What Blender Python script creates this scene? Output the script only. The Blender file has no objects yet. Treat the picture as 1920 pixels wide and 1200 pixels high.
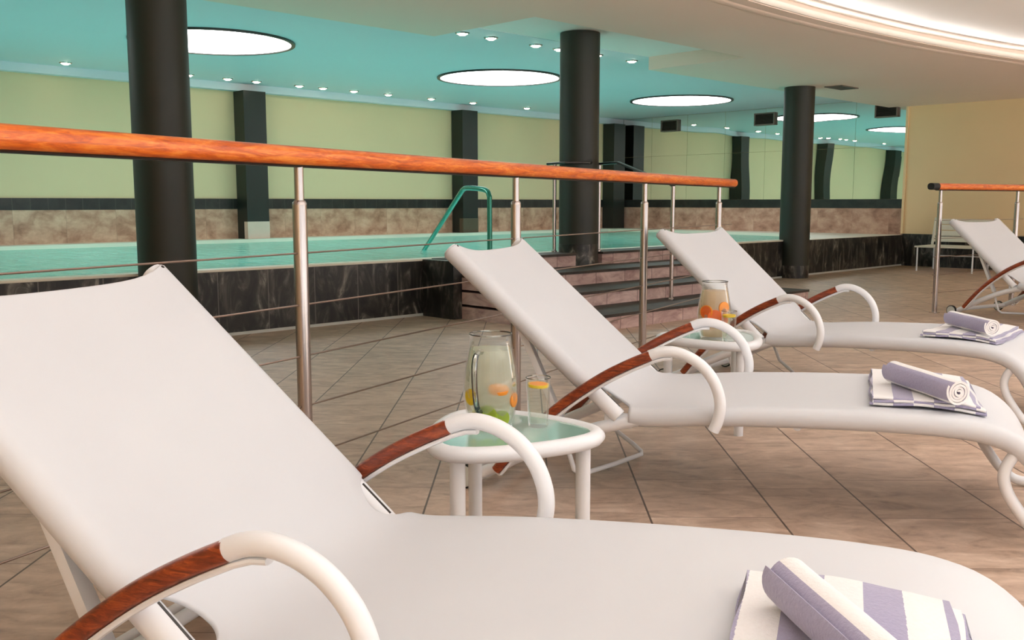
import bpy, bmesh, math, random
from mathutils import Vector, Matrix
random.seed(4)
PI = math.pi
SC = bpy.context.scene
COL = SC.collection
R2 = math.sqrt(2)

# ------------------------------------------------------------------ camera, sky, lights, exposure
cam_d = bpy.data.cameras.new('camera')
cam = bpy.data.objects.new('camera', cam_d)
COL.objects.link(cam)
cam.location = (0, 0, 0.965)
cam.rotation_euler = (PI/2 - math.radians(7.03), 0, math.radians(0.8))
cam_d.sensor_width = 36
cam_d.lens = 1783/1920*36
cam_d.clip_start = 0.02
SC.camera = cam

world = bpy.data.worlds.new('daylight')
SC.world = world
world.use_nodes = True
bg = world.node_tree.nodes['Background']
bg.inputs[0].default_value = (0.86, 0.93, 1.0, 1)
bg.inputs[1].default_value = 1.5

SC.view_settings.view_transform = 'Standard'
SC.view_settings.look = 'None'
SC.view_settings.gamma = 1
SC.view_settings.use_curve_mapping = False
SC.view_settings.exposure = -0.14
SC.cycles.max_bounces = 10
SC.cycles.diffuse_bounces = 5
SC.cycles.glossy_bounces = 5
SC.cycles.transparent_max_bounces = 24
SC.cycles.caustics_reflective = False
SC.cycles.caustics_refractive = False
SC.cycles.sample_clamp_indirect = 6


def W(s, d, z=0.0):
    """point from the building's own axes: s runs along the pool, d across it"""
    return Vector(((s - d)/R2, (s + d)/R2, z))


ZS, ZC = 2.42, 2.56          # soffit over the lounge, ceiling over the pool
S0, S1 = -3.0, 14.63         # the two end walls
DW, DP, DF = -2.4, 6.37, 12.07   # window wall, pool front, far pool wall
ZR, ZW = 0.49, 0.43          # pool rim, water


def area(name, loc, size, power, color, rot, size_y=None):
    l = bpy.data.lights.new(name, 'AREA')
    l.energy = power
    l.color = color
    l.size = size
    if size_y:
        l.shape = 'RECTANGLE'
        l.size_y = size_y
    o = bpy.data.objects.new(name, l)
    COL.objects.link(o)
    o.location = loc
    o.rotation_euler = rot
    o['kind'] = 'helper'
    return o


# underwater pool lamps, set in the basin floor and shining up
POOL_W = 17
for i, s in enumerate((0.6, 4.0, 7.4, 10.8)):
    for d in (8.0, 10.4):
        o = area('pool_lamp', W(s, d, -0.55), 1.6, POOL_W, (0.44, 1.0, 1.02), (PI, 0, PI/4))

# unseen fill light added just under the ceiling to brighten loungers and floor
area('overhead_fill', W(4.0, 0.2, ZC - 0.012), 8.0, 56, (0.90, 0.95, 1.0), (0, 0, PI/4), 2.6)

# sun on the terrace and on the strip of floor just inside the windows, behind the camera
sun_d = bpy.data.lights.new('sun', 'SUN')
sun_d.energy = 33
sun_d.angle = 0.02
sun_d.color = (0.87, 0.93, 1.0)
sun = bpy.data.objects.new('sun', sun_d)
COL.objects.link(sun)
sun.rotation_euler = Vector((-0.53, 0.106, -0.84)).to_track_quat('-Z', 'Y').to_euler()
sun['kind'] = 'helper'

# fill lights added behind the moulding to brighten the raised ceiling
for i in range(7):
    s = 3.4 + i*1.5
    t_ = -(s - 6.9)/19.0
    dd = 3.93 - 19.0 + math.sqrt(19.0**2 - (s - 6.9)**2) - 0.07
    o = area('recess_fill', W(s, dd, ZS + 0.03), 1.45, 2.7, (1.0, 0.97, 0.94), (0, 0, 0), 0.05)
    o.rotation_euler = (Matrix.Rotation(PI/4 + t_, 4, 'Z') @ Matrix.Rotation(math.radians(180 + 58), 4, 'X')).to_euler()

# daylight through the window wall (portal guides the sky through the glazing)
for i in range(6):
    s = S0 + 1.4 + i*2.95
    p = area('window_portal', W(s, DW - 0.02, 1.25), 2.6, 1, (1, 1, 1), (PI/2, 0, PI/4), 2.2)
    p.data.cycles.is_portal = True


# ------------------------------------------------------------------ materials
def lin(c):
    return tuple((v/255/12.92 if v/255 <= 0.04045 else ((v/255 + 0.055)/1.055)**2.4) for v in c) + (1,)


class NT:
    def __init__(self, name):
        self.m = bpy.data.materials.new(name)
        self.m.use_nodes = True
        self.t = self.m.node_tree
        self.n = self.t.nodes
        self.p = self.n['Principled BSDF']
        self.out = self.n['Material Output']

    def new(self, typ, **kw):
        nd = self.n.new(typ)
        for k, v in kw.items():
            setattr(nd, k, v)
        return nd

    def link(self, a, b):
        self.t.links.new(a, b)

    def math(self, op, a, b=None, c=None):
        nd = self.new('ShaderNodeMath', operation=op)
        for i, v in enumerate((a, b, c)):
            if v is None:
                continue
            if isinstance(v, (int, float)):
                nd.inputs[i].default_value = v
            else:
                self.link(v, nd.inputs[i])
        return nd.outputs[0]

    def mix(self, fac, a, b):
        nd = self.new('ShaderNodeMix', data_type='RGBA')
        for i, v in ((0, fac), (6, a), (7, b)):
            if isinstance(v, (int, float)):
                nd.inputs[i].default_value = v
            elif isinstance(v, tuple):
                nd.inputs[i].default_value = v
            else:
                self.link(v, nd.inputs[i])
        return nd.outputs[2]

    def coords(self, scale=(1, 1, 1), rot=(0, 0, 0), kind='Object'):
        tc = self.new('ShaderNodeTexCoord')
        mp = self.new('ShaderNodeMapping')
        mp.inputs['Scale'].default_value = scale
        mp.inputs['Rotation'].default_value = rot
        self.link(tc.outputs[kind], mp.inputs['Vector'])
        return mp.outputs[0]

    def noise(self, vec, scale, detail=4, rough=0.55, dist=0.0):
        nd = self.new('ShaderNodeTexNoise')
        nd.inputs['Scale'].default_value = scale
        nd.inputs['Detail'].default_value = detail
        nd.inputs['Roughness'].default_value = rough
        nd.inputs['Distortion'].default_value = dist
        self.link(vec, nd.inputs['Vector'])
        return nd.outputs['Fac']

    def ramp(self, fac, stops):
        nd = self.new('ShaderNodeValToRGB')
        cr = nd.color_ramp
        while len(cr.elements) < len(stops):
            cr.elements.new(0.5)
        for e, (p, c) in zip(cr.elements, stops):
            e.position = p
            e.color = c
        self.link(fac, nd.inputs[0])
        return nd.outputs[0]

    def bump(self, h, strength=0.2, dist=0.01):
        nd = self.new('ShaderNodeBump')
        nd.inputs['Strength'].default_value = strength
        nd.inputs['Distance'].default_value = dist
        self.link(h, nd.inputs['Height'])
        self.link(nd.outputs[0], self.p.inputs['Normal'])

    def set(self, **kw):
        for k, v in kw.items():
            i = self.p.inputs[k.replace('_', ' ')]
            if isinstance(v, (int, float, tuple)):
                i.default_value = v
            else:
                self.link(v, i)
        return self


def plain(name, rgb, rough=0.5, metal=0.0, var=0.06, scale=8, **kw):
    """a paint / metal / plastic with faint procedural unevenness"""
    m = NT(name)
    v = m.coords()
    c = lin(rgb)
    lo = tuple(x*(1 - var) for x in c[:3]) + (1,)
    hi = tuple(min(1, x*(1 + var)) for x in c[:3]) + (1,)
    m.set(Base_Color=m.mix(m.noise(v, scale), lo, hi), Roughness=rough, Metallic=metal, **kw)
    return m.m


def emit(name, color, strength):
    m = NT(name)
    m.set(Base_Color=(0.8, 0.8, 0.8, 1), Emission_Color=color, Emission_Strength=strength)
    return m.m


M = {}
M['ceiling'] = plain('ceiling_paint', (242, 222, 208), 0.7, var=0.02, scale=1.2)
M['ceiling_white'] = plain('raised_ceiling_paint', (246, 243, 240), 0.7, var=0.02, scale=1.2)
M['pool_ceiling'] = plain('pool_ceiling_paint', (218, 226, 234), 0.6, var=0.02, scale=1.2)
M['trim_white'] = plain('trim_white', (240, 234, 224), 0.5, var=0.02)
M['green_wall'] = plain('pale_green_wall', (230, 206, 164), 0.65, var=0.03, scale=1.5)
M['beige_wall'] = plain('beige_wall', (244, 216, 170), 0.7, var=0.03, scale=2)
M['column'] = plain('dark_green_column_paint', (38, 40, 32), 0.5, var=0.1, scale=3)
M['column_dark'] = plain('black_green_pillar_paint', (28, 32, 27), 0.45, var=0.1, scale=3)
M['white_metal'] = plain('white_powder_coat', (236, 237, 240), 0.32, var=0.015, scale=20)
M['steel'] = plain('brushed_steel', (188, 178, 174), 0.26, 0.95, var=0.05, scale=30)
M['dark_steel'] = plain('dark_steel', (70, 68, 66), 0.35, 0.8, var=0.06, scale=30)
M['cable'] = plain('steel_cable', (150, 130, 118), 0.4, 0.7, var=0.1, scale=60)
M['teal_rail'] = plain('teal_tinted_steel', (60, 140, 120), 0.25, 0.5, var=0.06, scale=20)  # reflected teal painted into the steel's base colour
M['black'] = plain('black_rubber', (18, 17, 17), 0.6)
M['grey_plastic'] = plain('grey_plastic', (200, 202, 196), 0.5)
M['white_rim'] = plain('cream_pool_edge', (238, 232, 214), 0.4, var=0.03)
M['vent'] = plain('vent_brown', (66, 56, 48), 0.5)
M['vent_grey'] = plain('vent_taupe', (120, 106, 96), 0.6)
M['chair_white'] = plain('aged_white_plastic', (226, 222, 206), 0.5, var=0.03)
M['basin'] = plain('turquoise_pool_tile', (150, 222, 204), 0.4, var=0.08, scale=3)
M['skylight'] = emit('skylight_glow', (1.0, 0.98, 1.0, 1), 8.0)
M['spot'] = emit('spot_glow', (1.0, 0.86, 0.66, 1), 30.0)
M['pink_base'] = plain('pale_pink_base', (226, 196, 180), 0.4, var=0.06, scale=9)
M['brown_base'] = plain('brown_base', (92, 76, 60), 0.45, var=0.1, scale=9)
M['sign'] = plain('sign_white', (230, 228, 214), 0.5)
M['sign_frame'] = plain('sign_frame_grey', (120, 122, 108), 0.5)


def sling_material():
    m = NT('white_mesh_sling')
    v = m.coords((1, 1, 1))
    w1 = m.new('ShaderNodeTexWave', wave_type='BANDS', bands_direction='X')
    w1.inputs['Scale'].default_value = 180
    w2 = m.new('ShaderNodeTexWave', wave_type='BANDS', bands_direction='Y')
    w2.inputs['Scale'].default_value = 180
    m.link(v, w1.inputs['Vector'])
    m.link(v, w2.inputs['Vector'])
    weave = m.math('MULTIPLY', w1.outputs['Fac'], w2.outputs['Fac'])
    base = m.mix(m.noise(v, 3.0, 2), lin((208, 209, 213)), lin((214, 215, 218)))
    m.set(Base_Color=base, Roughness=0.6)
    m.bump(weave, 0.06, 0.001)
    return m.m


M['sling'] = sling_material()


def wood(name, a, b, c, scale=(1, 1, 1), rough=0.28):
    m = NT(name)
    v = m.coords(scale)
    n1 = m.noise(v, 9, 6, 0.62, 1.4)
    n2 = m.noise(v, 60, 3, 0.6)
    f = m.math('ADD', m.math('MULTIPLY', n1, 0.75), m.math('MULTIPLY', n2, 0.25))
    m.set(Base_Color=m.ramp(f, [(0.3, lin(a)), (0.5, lin(b)), (0.68, lin(c))]), Roughness=rough)
    m.set(Coat_Weight=0.18, Coat_Roughness=0.2)
    return m.m


M['rail_wood'] = wood('varnished_orange_wood', (150, 50, 10), (214, 100, 24), (244, 152, 62), (1.0, 0.55, 6))
M['arm_wood'] = wood('varnished_mahogany', (76, 26, 13), (132, 54, 25), (186, 90, 42), (1.2, 8, 8))


def floor_material():
    m = NT('brown_stone_floor_tiles')
    geo = m.new('ShaderNodeNewGeometry')
    sep = m.new('ShaderNodeSeparateXYZ')
    m.link(geo.outputs['Position'], sep.inputs[0])
    X, Y = sep.outputs[0], sep.outputs[1]
    P, wd = 0.704, 0.398
    xs = m.math('DIVIDE', m.math('SUBTRACT', X, 0.386), P)
    k = m.math('FLOOR', xs)
    mx = m.math('MULTIPLY', m.math('FRACT', xs), P)
    wide = m.math('LESS_THAN', mx, wd)
    jx = m.math('MINIMUM', m.math('MINIMUM', mx, m.math('SUBTRACT', P, mx)),
                m.math('ABSOLUTE', m.math('SUBTRACT', mx, wd)))

    def row(off, h):
        q = m.math('DIVIDE', m.math('SUBTRACT', Y, off), h)
        fr = m.math('FRACT', q)
        return m.math('FLOOR', q), m.math('MULTIPLY', m.math('MINIMUM', fr, m.math('SUBTRACT', 1.0, fr)), h)
    ra, ja = row(2.85, 0.406)
    rb, jb = row(2.54, 0.61)

    def sel(a, b):
        return m.math('ADD', m.math('MULTIPLY', wide, a), m.math('MULTIPLY', m.math('SUBTRACT', 1.0, wide), b))
    jy = sel(ja, jb)
    rid = sel(ra, m.math('ADD', rb, 71.3))
    jline = m.math('LESS_THAN', jx, 0.0032)
    jrow = m.math('LESS_THAN', jy, 0.0022)
    wn = m.new('ShaderNodeTexWhiteNoise', noise_dimensions='2D')
    cx = m.new('ShaderNodeCombineXYZ')
    m.link(m.math('ADD', k, m.math('MULTIPLY', wide, 0.37)), cx.inputs[0])
    m.link(rid, cx.inputs[1])
    m.link(cx.outputs[0], wn.inputs['Vector'])
    off = m.new('ShaderNodeVectorMath', operation='MULTIPLY_ADD')
    m.link(wn.outputs['Color'], off.inputs[0])
    off.inputs[1].default_value = (3, 3, 3)
    m.link(geo.outputs['Position'], off.inputs[2])
    mp = m.new('ShaderNodeMapping')
    mp.inputs['Scale'].default_value = (2.0, 4.6, 1)
    m.link(off.outputs[0], mp.inputs['Vector'])
    n1 = m.noise(mp.outputs[0], 2.6, 8, 0.62, 0.9)
    n2 = m.noise(off.outputs[0], 22, 5, 0.65, 0.3)
    f = m.math('ADD', m.math('MULTIPLY', n1, 0.72), m.math('MULTIPLY', n2, 0.28))
    c = m.ramp(f, [(0.28, lin((134, 112, 96))), (0.45, lin((186, 158, 138))), (0.58, lin((208, 181, 160))), (0.76, lin((232, 214, 200)))])
    hue = m.mix(m.math('MULTIPLY', wn.outputs['Value'], 0.16), c, lin((112, 92, 82)))
    c2 = m.mix(m.math('MULTIPLY', jrow, 0.55), hue, lin((70, 52, 42)))
    c3 = m.mix(m.math('MULTIPLY', jline, 0.85), c2, lin((58, 40, 32)))
    m.set(Base_Color=c3, Roughness=m.math('ADD', 0.36, m.math('MULTIPLY', n2, 0.2)))
    h = m.math('SUBTRACT', m.math('MULTIPLY', f, 0.3), m.math('MAXIMUM', jline, jrow))
    m.bump(h, 0.25, 0.003)
    return m.m


M['floor'] = floor_material()


def tile_wall(name, stops, per, zjoints, joint, axis_rot, streak=(3, 3, 1), scale=5, dist=1.2, rough=0.35, jw=0.004, jf=0.8):
    """stone cladding; joints every `per` metres along the wall (s or d axis) and at given heights"""
    m = NT(name)
    geo = m.new('ShaderNodeNewGeometry')
    rot = m.new('ShaderNodeVectorRotate', rotation_type='Z_AXIS')
    rot.inputs['Angle'].default_value = axis_rot
    m.link(geo.outputs['Position'], rot.inputs['Vector'])
    sep = m.new('ShaderNodeSeparateXYZ')
    m.link(rot.outputs[0], sep.inputs[0])
    q = m.math('DIVIDE', sep.outputs[0], per)
    fr = m.math('FRACT', q)
    j = m.math('LESS_THAN', m.math('MULTIPLY', m.math('MINIMUM', fr, m.math('SUBTRACT', 1.0, fr)), per), jw)
    for z in zjoints:
        j = m.math('MAXIMUM', j, m.math('LESS_THAN', m.math('ABSOLUTE', m.math('SUBTRACT', sep.outputs[2], z)), jw))
    cell = m.math('FLOOR', q)
    off = m.new('ShaderNodeCombineXYZ')
    m.link(m.math('MULTIPLY', cell, 7.31), off.inputs[1])
    add = m.new('ShaderNodeVectorMath', operation='ADD')
    m.link(off.outputs[0], add.inputs[0])
    m.link(rot.outputs[0], add.inputs[1])
    mp = m.new('ShaderNodeMapping')
    mp.inputs['Scale'].default_value = streak
    m.link(add.outputs[0], mp.inputs['Vector'])
    n1 = m.noise(mp.outputs[0], scale, 8, 0.62, dist)
    c = m.ramp(n1, stops)
    m.set(Base_Color=m.mix(m.math('MULTIPLY', j, jf), c, lin(joint)), Roughness=rough)
    m.bump(n1, 0.08, 0.004)
    return m.m


A45 = -PI/4
DARKSTOPS = [(0.36, lin((20, 19, 18))), (0.50, lin((44, 42, 38))), (0.60, lin((84, 80, 73))), (0.70, lin((150, 145, 134)))]
M['dark_tile'] = tile_wall('dark_veined_tile', DARKSTOPS, 0.405, [], (112, 106, 98), A45, (2.2, 2.2, 0.9), 3.6, 1.3)
M['dark_tile_end'] = tile_wall('dark_veined_tile_across', DARKSTOPS, 0.405, [], (84, 80, 74), A45 + PI/2, (2.2, 2.2, 0.8), 3.2, 1.8)
BROWN = [(0.28, lin((150, 106, 84))), (0.46, lin((194, 150, 126))), (0.62, lin((218, 180, 154))), (0.8, lin((232, 204, 182)))]
M['marble'] = tile_wall('brown_marble', BROWN, 0.6, [], (140, 112, 92), A45, (1, 1, 1.4), 4.6, 0.25, 0.3, 0.002, 0.5)
M['marble_end'] = tile_wall('rosy_brown_marble', [(0.28, lin((140, 100, 84))), (0.46, lin((182, 140, 120))), (0.62, lin((206, 168, 146))), (0.8, lin((222, 194, 174)))],
                            0.6, [], (150, 116, 100), A45 + PI/2, (1, 1, 1.4), 4.6, 0.25, 0.3, 0.002, 0.5)
M['black_band'] = tile_wall('black_tile_band', [(0.3, lin((20, 20, 20))), (0.7, lin((48, 47, 44)))], 0.2, [], (70, 68, 62), A45, (1, 1, 1), 6, 0.5)
PINKSTOPS = [(0.28, lin((140, 108, 102))), (0.46, lin((190, 160, 154))), (0.62, lin((216, 190, 182))), (0.8, lin((236, 216, 208)))]
M['step_riser'] = tile_wall('rosy_step_stone', PINKSTOPS, 0.405, [], (110, 88, 82), A45, (1, 1, 2.5), 4, 1.0)
M['step_tread'] = tile_wall('dark_step_tread', [(0.3, lin((44, 36, 32))), (0.5, lin((60, 50, 43))), (0.75, lin((80, 68, 58)))], 0.405, [], (40, 32, 28), A45, (1, 1, 1), 4, 1.0, 0.6)


def mirror_material():
    m = NT('wall_mirror_glass')
    v = m.coords((0.9, 0.9, 0.7))
    m.set(Base_Color=(0.9, 0.93, 0.89, 1), Metallic=1.0, Roughness=0.0)
    m.bump(m.noise(v, 1.6, 0, 0.4), 0.035, 0.12)
    return m.m


M['mirror'] = mirror_material()


def glass_material(name, tint, refl=0.9, edge=0.25):
    """thin clear glass: see-through, mirror-like at grazing angles"""
    m = NT(name)
    m.n.remove(m.p)
    tr = m.new('ShaderNodeBsdfTransparent')
    tr.inputs[0].default_value = tint
    gl = m.new('ShaderNodeBsdfGlossy')
    gl.inputs['Roughness'].default_value = 0.03
    gl.inputs['Color'].default_value = (1, 1, 1, 1)
    lw = m.new('ShaderNodeLayerWeight')
    lw.inputs[0].default_value = edge
    v = m.coords()
    k = m.math('ADD', m.math('MULTIPLY', lw.outputs['Fresnel'], refl), m.math('MULTIPLY', m.noise(v, 30), 0.02))
    mx = m.new('ShaderNodeMixShader')
    m.link(k, mx.inputs[0])
    m.link(tr.outputs[0], mx.inputs[1])
    m.link(gl.outputs[0], mx.inputs[2])
    m.link(mx.outputs[0], m.out.inputs['Surface'])
    return m.m


M['glass'] = glass_material('clear_glass', (0.985, 0.99, 0.985, 1), 0.45, 0.18)
M['handle_glass'] = glass_material('handle_glass', (0.80, 0.82, 0.80, 1), 1.0, 0.5)


def cloudy(name, c1, c2, clear, scale=18, rough=0.3):
    """cloudy drink: partly see-through, partly scattering"""
    m = NT(name)
    v = m.coords()
    col = m.mix(m.noise(v, scale, 3), lin(c1), lin(c2))
    m.set(Base_Color=col, Roughness=rough, Subsurface_Weight=0.0)
    tr = m.new('ShaderNodeBsdfTransparent')
    tr.inputs[0].default_value = (0.97, 0.98, 0.95, 1)
    tl = m.new('ShaderNodeBsdfTranslucent')
    m.link(col, tl.inputs[0])
    m1 = m.new('ShaderNodeMixShader')
    m1.inputs[0].default_value = 0.5
    m.link(m.p.outputs[0], m1.inputs[1])
    m.link(tl.outputs[0], m1.inputs[2])
    m2 = m.new('ShaderNodeMixShader')
    m2.inputs[0].default_value = clear
    m.link(m1.outputs[0], m2.inputs[1])
    m.link(tr.outputs[0], m2.inputs[2])
    m.link(m2.outputs[0], m.out.inputs['Surface'])
    return m.m


M['lemonade'] = cloudy('pale_lemonade', (226, 230, 204), (240, 240, 222), 0.6)
M['orange_drink'] = cloudy('pale_orange_drink', (238, 204, 164), (244, 220, 190), 0.45)
M['clear_water'] = cloudy('clear_water', (230, 234, 232), (240, 240, 240), 0.9)
M['lemon'] = plain('lemon_yellow', (244, 206, 40), 0.4, var=0.12, scale=60)
M['orange'] = plain('orange_fruit', (250, 150, 44), 0.4, var=0.15, scale=60)
M['grapefruit'] = plain('grapefruit_flesh', (250, 112, 40), 0.4, var=0.15, scale=60)
M['lime'] = plain('lime_green', (150, 170, 24), 0.4, var=0.2, scale=40)
M['ice'] = cloudy('ice', (240, 242, 242), (250, 250, 250), 0.45)

TABLE_GLASS = NT('frosted_table_glass')
_v = TABLE_GLASS.coords()
TABLE_GLASS.set(Base_Color=TABLE_GLASS.mix(TABLE_GLASS.noise(_v, 14), lin((140, 180, 166)), lin((156, 192, 178))), Roughness=0.12, Coat_Weight=0.6)
M['table_glass'] = TABLE_GLASS.m


def water_material():
    m = NT('pool_water')
    v = m.coords((1, 1, 1), (0, 0, PI/4))
    mp = m.new('ShaderNodeMapping')
    mp.inputs['Scale'].default_value = (1.0, 2.6, 1)
    m.link(v, mp.inputs['Vector'])
    nr = m.noise(mp.outputs[0], 2.6, 4, 0.6, 0.5)
    n = m.new('ShaderNodeMapRange')
    n.inputs[1].default_value = .32
    n.inputs[2].default_value = .68
    m.link(nr, n.inputs[0])
    n = n.outputs[0]
    bp = m.new('ShaderNodeBump')
    bp.inputs['Strength'].default_value = 0.2
    bp.inputs['Distance'].default_value = 0.04
    m.link(n, bp.inputs['Height'])
    m.n.remove(m.p)
    tr = m.new('ShaderNodeBsdfTransparent')
    tr.inputs[0].default_value = (0.74, 0.97, 0.95, 1)
    df1 = m.new('ShaderNodeBsdfDiffuse')
    df2 = m.new('ShaderNodeBsdfTranslucent')
    wc = m.mix(n, lin((104, 204, 184)), lin((206, 248, 236)))  # light and dark ripple streaks painted into the water colour
    m.link(wc, df1.inputs[0])
    m.link(wc, df2.inputs[0])
    df = m.new('ShaderNodeMixShader')
    df.inputs[0].default_value = 0.5
    m.link(df1.outputs[0], df.inputs[1])
    m.link(df2.outputs[0], df.inputs[2])
    gl = m.new('ShaderNodeBsdfGlossy')
    gl.inputs['Roughness'].default_value = 0.04
    m.link(bp.outputs[0], gl.inputs['Normal'])
    fr = m.new('ShaderNodeFresnel')
    fr.inputs[0].default_value = 1.33
    m.link(bp.outputs[0], fr.inputs['Normal'])
    m1 = m.new('ShaderNodeMixShader')
    m1.inputs[0].default_value = 0.45
    m.link(tr.outputs[0], m1.inputs[1])
    m.link(df.outputs[0], m1.inputs[2])
    m2 = m.new('ShaderNodeMixShader')
    m.link(m.math('MULTIPLY', fr.outputs[0], 0.6), m2.inputs[0])
    m.link(m1.outputs[0], m2.inputs[1])
    m.link(gl.outputs[0], m2.inputs[2])
    m.link(m2.outputs[0], m.out.inputs['Surface'])
    return m.m


M['water'] = water_material()


def towel_material():
    m = NT('lavender_striped_terry')
    uv = m.new('ShaderNodeUVMap')
    sep = m.new('ShaderNodeSeparateXYZ')
    m.link(uv.outputs[0], sep.inputs[0])
    fr = m.math('FRACT', sep.outputs[0])
    v = m.coords()
    n = m.noise(v, 160, 3, 0.7)
    edge = m.math('ADD', fr, m.math('MULTIPLY', m.math('SUBTRACT', n, 0.5), 0.05))
    st = m.math('LESS_THAN', edge, 0.5)
    lav = m.mix(n, lin((148, 142, 172)), lin((176, 170, 196)))
    wht = m.mix(n, lin((234, 230, 228)), lin((246, 244, 244)))
    m.set(Base_Color=m.mix(st, wht, lav), Roughness=0.95, Sheen_Weight=0.4)
    m.bump(n, 0.6, 0.003)
    return m.m


M['towel'] = towel_material()


# ------------------------------------------------------------------ geometry helpers
def link_mesh(name, bm, mat, parent=None, smooth=True, loc=None):
    bmesh.ops.recalc_face_normals(bm, faces=bm.faces[:])
    me = bpy.data.meshes.new(name)
    bm.to_mesh(me)
    bm.free()
    me.materials.append(mat)
    if smooth:
        me.polygons.foreach_set('use_smooth', [True]*len(me.polygons))
        if smooth != 'all':
            me.set_sharp_from_angle(angle=math.radians(38))
    o = bpy.data.objects.new(name, me)
    COL.objects.link(o)
    if parent:
        o.parent = parent
    if loc:
        o.location = loc
    return o


def tag(o, label=None, cat=None, group=None, kind=None):
    for k, v in (('label', label), ('category', cat), ('group', group), ('kind', kind)):
        if v:
            o[k] = v
    return o


def thing(name, label, cat, loc=(0, 0, 0), rz=0, group=None):
    o = bpy.data.objects.new(name, None)
    o.empty_display_size = 0.1
    COL.objects.link(o)
    o.location = loc
    o.rotation_euler = (0, 0, rz)
    return tag(o, label, cat, group)


def copy_tree(o, parent=None, done=None):
    c = o.copy()
    COL.objects.link(c)
    if parent:
        c.parent = parent
    for ch in [q for q in o.children]:
        copy_tree(ch, c)
    return c


def spline(pts, n=6):
    """Catmull-Rom through the points"""
    P = [Vector(p) for p in pts]
    P = [P[0]*2 - P[1]] + P + [P[-1]*2 - P[-2]]
    out = []
    for i in range(1, len(P) - 2):
        a, b, c, d = P[i-1], P[i], P[i+1], P[i+2]
        for k in range(n):
            t = k/n
            out.append(0.5*((2*b) + (c - a)*t + (2*a - 5*b + 4*c - d)*t*t + (3*b - a - 3*c + d)*t**3))
    out.append(P[-2])
    return out


def sweep(bm, pts, ra, rb=None, up=(0, 0, 1), seg=14, power=1.0, caps=True, closed=False):
    """sweep an oval profile (ra sideways, rb along `up`) along a polyline"""
    rb = rb or ra
    P = [Vector(p) for p in pts]
    n = len(P)
    rings = []
    U = Vector(up)
    for i, p in enumerate(P):
        if closed:
            t = (P[(i + 1) % n] - P[i - 1]).normalized()
        else:
            t = (P[min(i + 1, n - 1)] - P[max(i - 1, 0)]).normalized()
        s = t.cross(U)
        if s.length < 1e-4:
            s = t.cross(Vector((1, 0, 0)))
        s.normalize()
        w = s.cross(t).normalized()
        ring = []
        for k in range(seg):
            a = 2*PI*k/seg
            ca, sa = math.cos(a), math.sin(a)
            if power != 1.0:
                ca = math.copysign(abs(ca)**power, ca)
                sa = math.copysign(abs(sa)**power, sa)
            ring.append(bm.verts.new(p + s*ra*ca + w*rb*sa))
        rings.append(ring)
    m = n if closed else n - 1
    for i in range(m):
        A, B = rings[i], rings[(i + 1) % n]
        for k in range(seg):
            bm.faces.new((A[k], A[(k+1) % seg], B[(k+1) % seg], B[k]))
    if caps and not closed:
        bm.faces.new(rings[0][::-1])
        bm.faces.new(rings[-1])
    return bm


def tube(pts, ra, rb=None, **kw):
    return sweep(bmesh.new(), pts, ra, rb, **kw)


def lathe(bm, prof, seg=36, center=(0, 0, 0)):
    c = Vector(center)
    rings = []
    for r, z in prof:
        if r < 1e-6:
            rings.append([bm.verts.new(c + Vector((0, 0, z)))])
        else:
            rings.append([bm.verts.new(c + Vector((r*math.cos(2*PI*k/seg), r*math.sin(2*PI*k/seg), z))) for k in range(seg)])
    for A, B in zip(rings, rings[1:]):
        for k in range(seg):
            k2 = (k + 1) % seg
            if len(A) == 1 and len(B) == 1:
                continue
            if len(A) == 1:
                bm.faces.new((A[0], B[k2], B[k]))
            elif len(B) == 1:
                bm.faces.new((A[k], A[k2], B[0]))
            else:
                bm.faces.new((A[k], A[k2], B[k2], B[k]))
    return bm


def box(bm, lo, hi, bevel=0.0, mat=None):
    r = bmesh.ops.create_cube(bm, size=1)
    lo, hi = Vector(lo), Vector(hi)
    for v in r['verts']:
        v.co = Vector((lo[i] + (hi[i] - lo[i])*(v.co[i] + 0.5) for i in range(3)))
    if bevel:
        es = list({e for v in r['verts'] for e in v.link_edges})
        g = bmesh.ops.bevel(bm, geom=es, offset=bevel, segments=2, affect='EDGES', profile=0.6)
    return bm


def wbox(s0, s1, d0, d1, z0, z1, bm=None, bevel=0.0):
    """box aligned with the building axes"""
    bm = bm or bmesh.new()
    b2 = bmesh.new()
    box(b2, (s0, d0, z0), (s1, d1, z1), bevel)
    for v in b2.verts:
        v.co = W(v.co.x, v.co.y, v.co.z)
    me = bpy.data.meshes.new('tmp')
    b2.to_mesh(me)
    b2.free()
    bm.from_mesh(me)
    bpy.data.meshes.remove(me)
    return bm


def prism(poly, z0, z1, bm=None):
    """vertical prism over a polygon of world xy points (triangulated caps)"""
    bm = bm or bmesh.new()
    lo = [bm.verts.new((p[0], p[1], z0)) for p in poly]
    hi = [bm.verts.new((p[0], p[1], z1)) for p in poly]
    n = len(poly)
    caps = [bm.faces.new(lo[::-1]), bm.faces.new(hi)]
    for i in range(n):
        bm.faces.new((lo[i], lo[(i+1) % n], hi[(i+1) % n], hi[i]))
    for f in caps:
        f.normal_update()
    bmesh.ops.triangulate(bm, faces=caps)
    return bm


def struct(name, bm, mat, smooth=False):
    return tag(link_mesh(name, bm, mat, smooth=smooth), kind='structure')


# ------------------------------------------------------------------ the room
struct('floor', prism([W(S0, DW), W(S1, DW), W(S1, DF + .1), W(S0, DF + .1)], -1.2, -1.0), M['basin'])  # slab under the basin
bpy.data.objects['floor'].name = 'trim_18'
lounge = prism([W(S0, DW), W(S1, DW), W(S1, DP + .02), W(S0, DP + .02)], -0.12, 0.0)
struct('floor', lounge, M['floor'])

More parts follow.
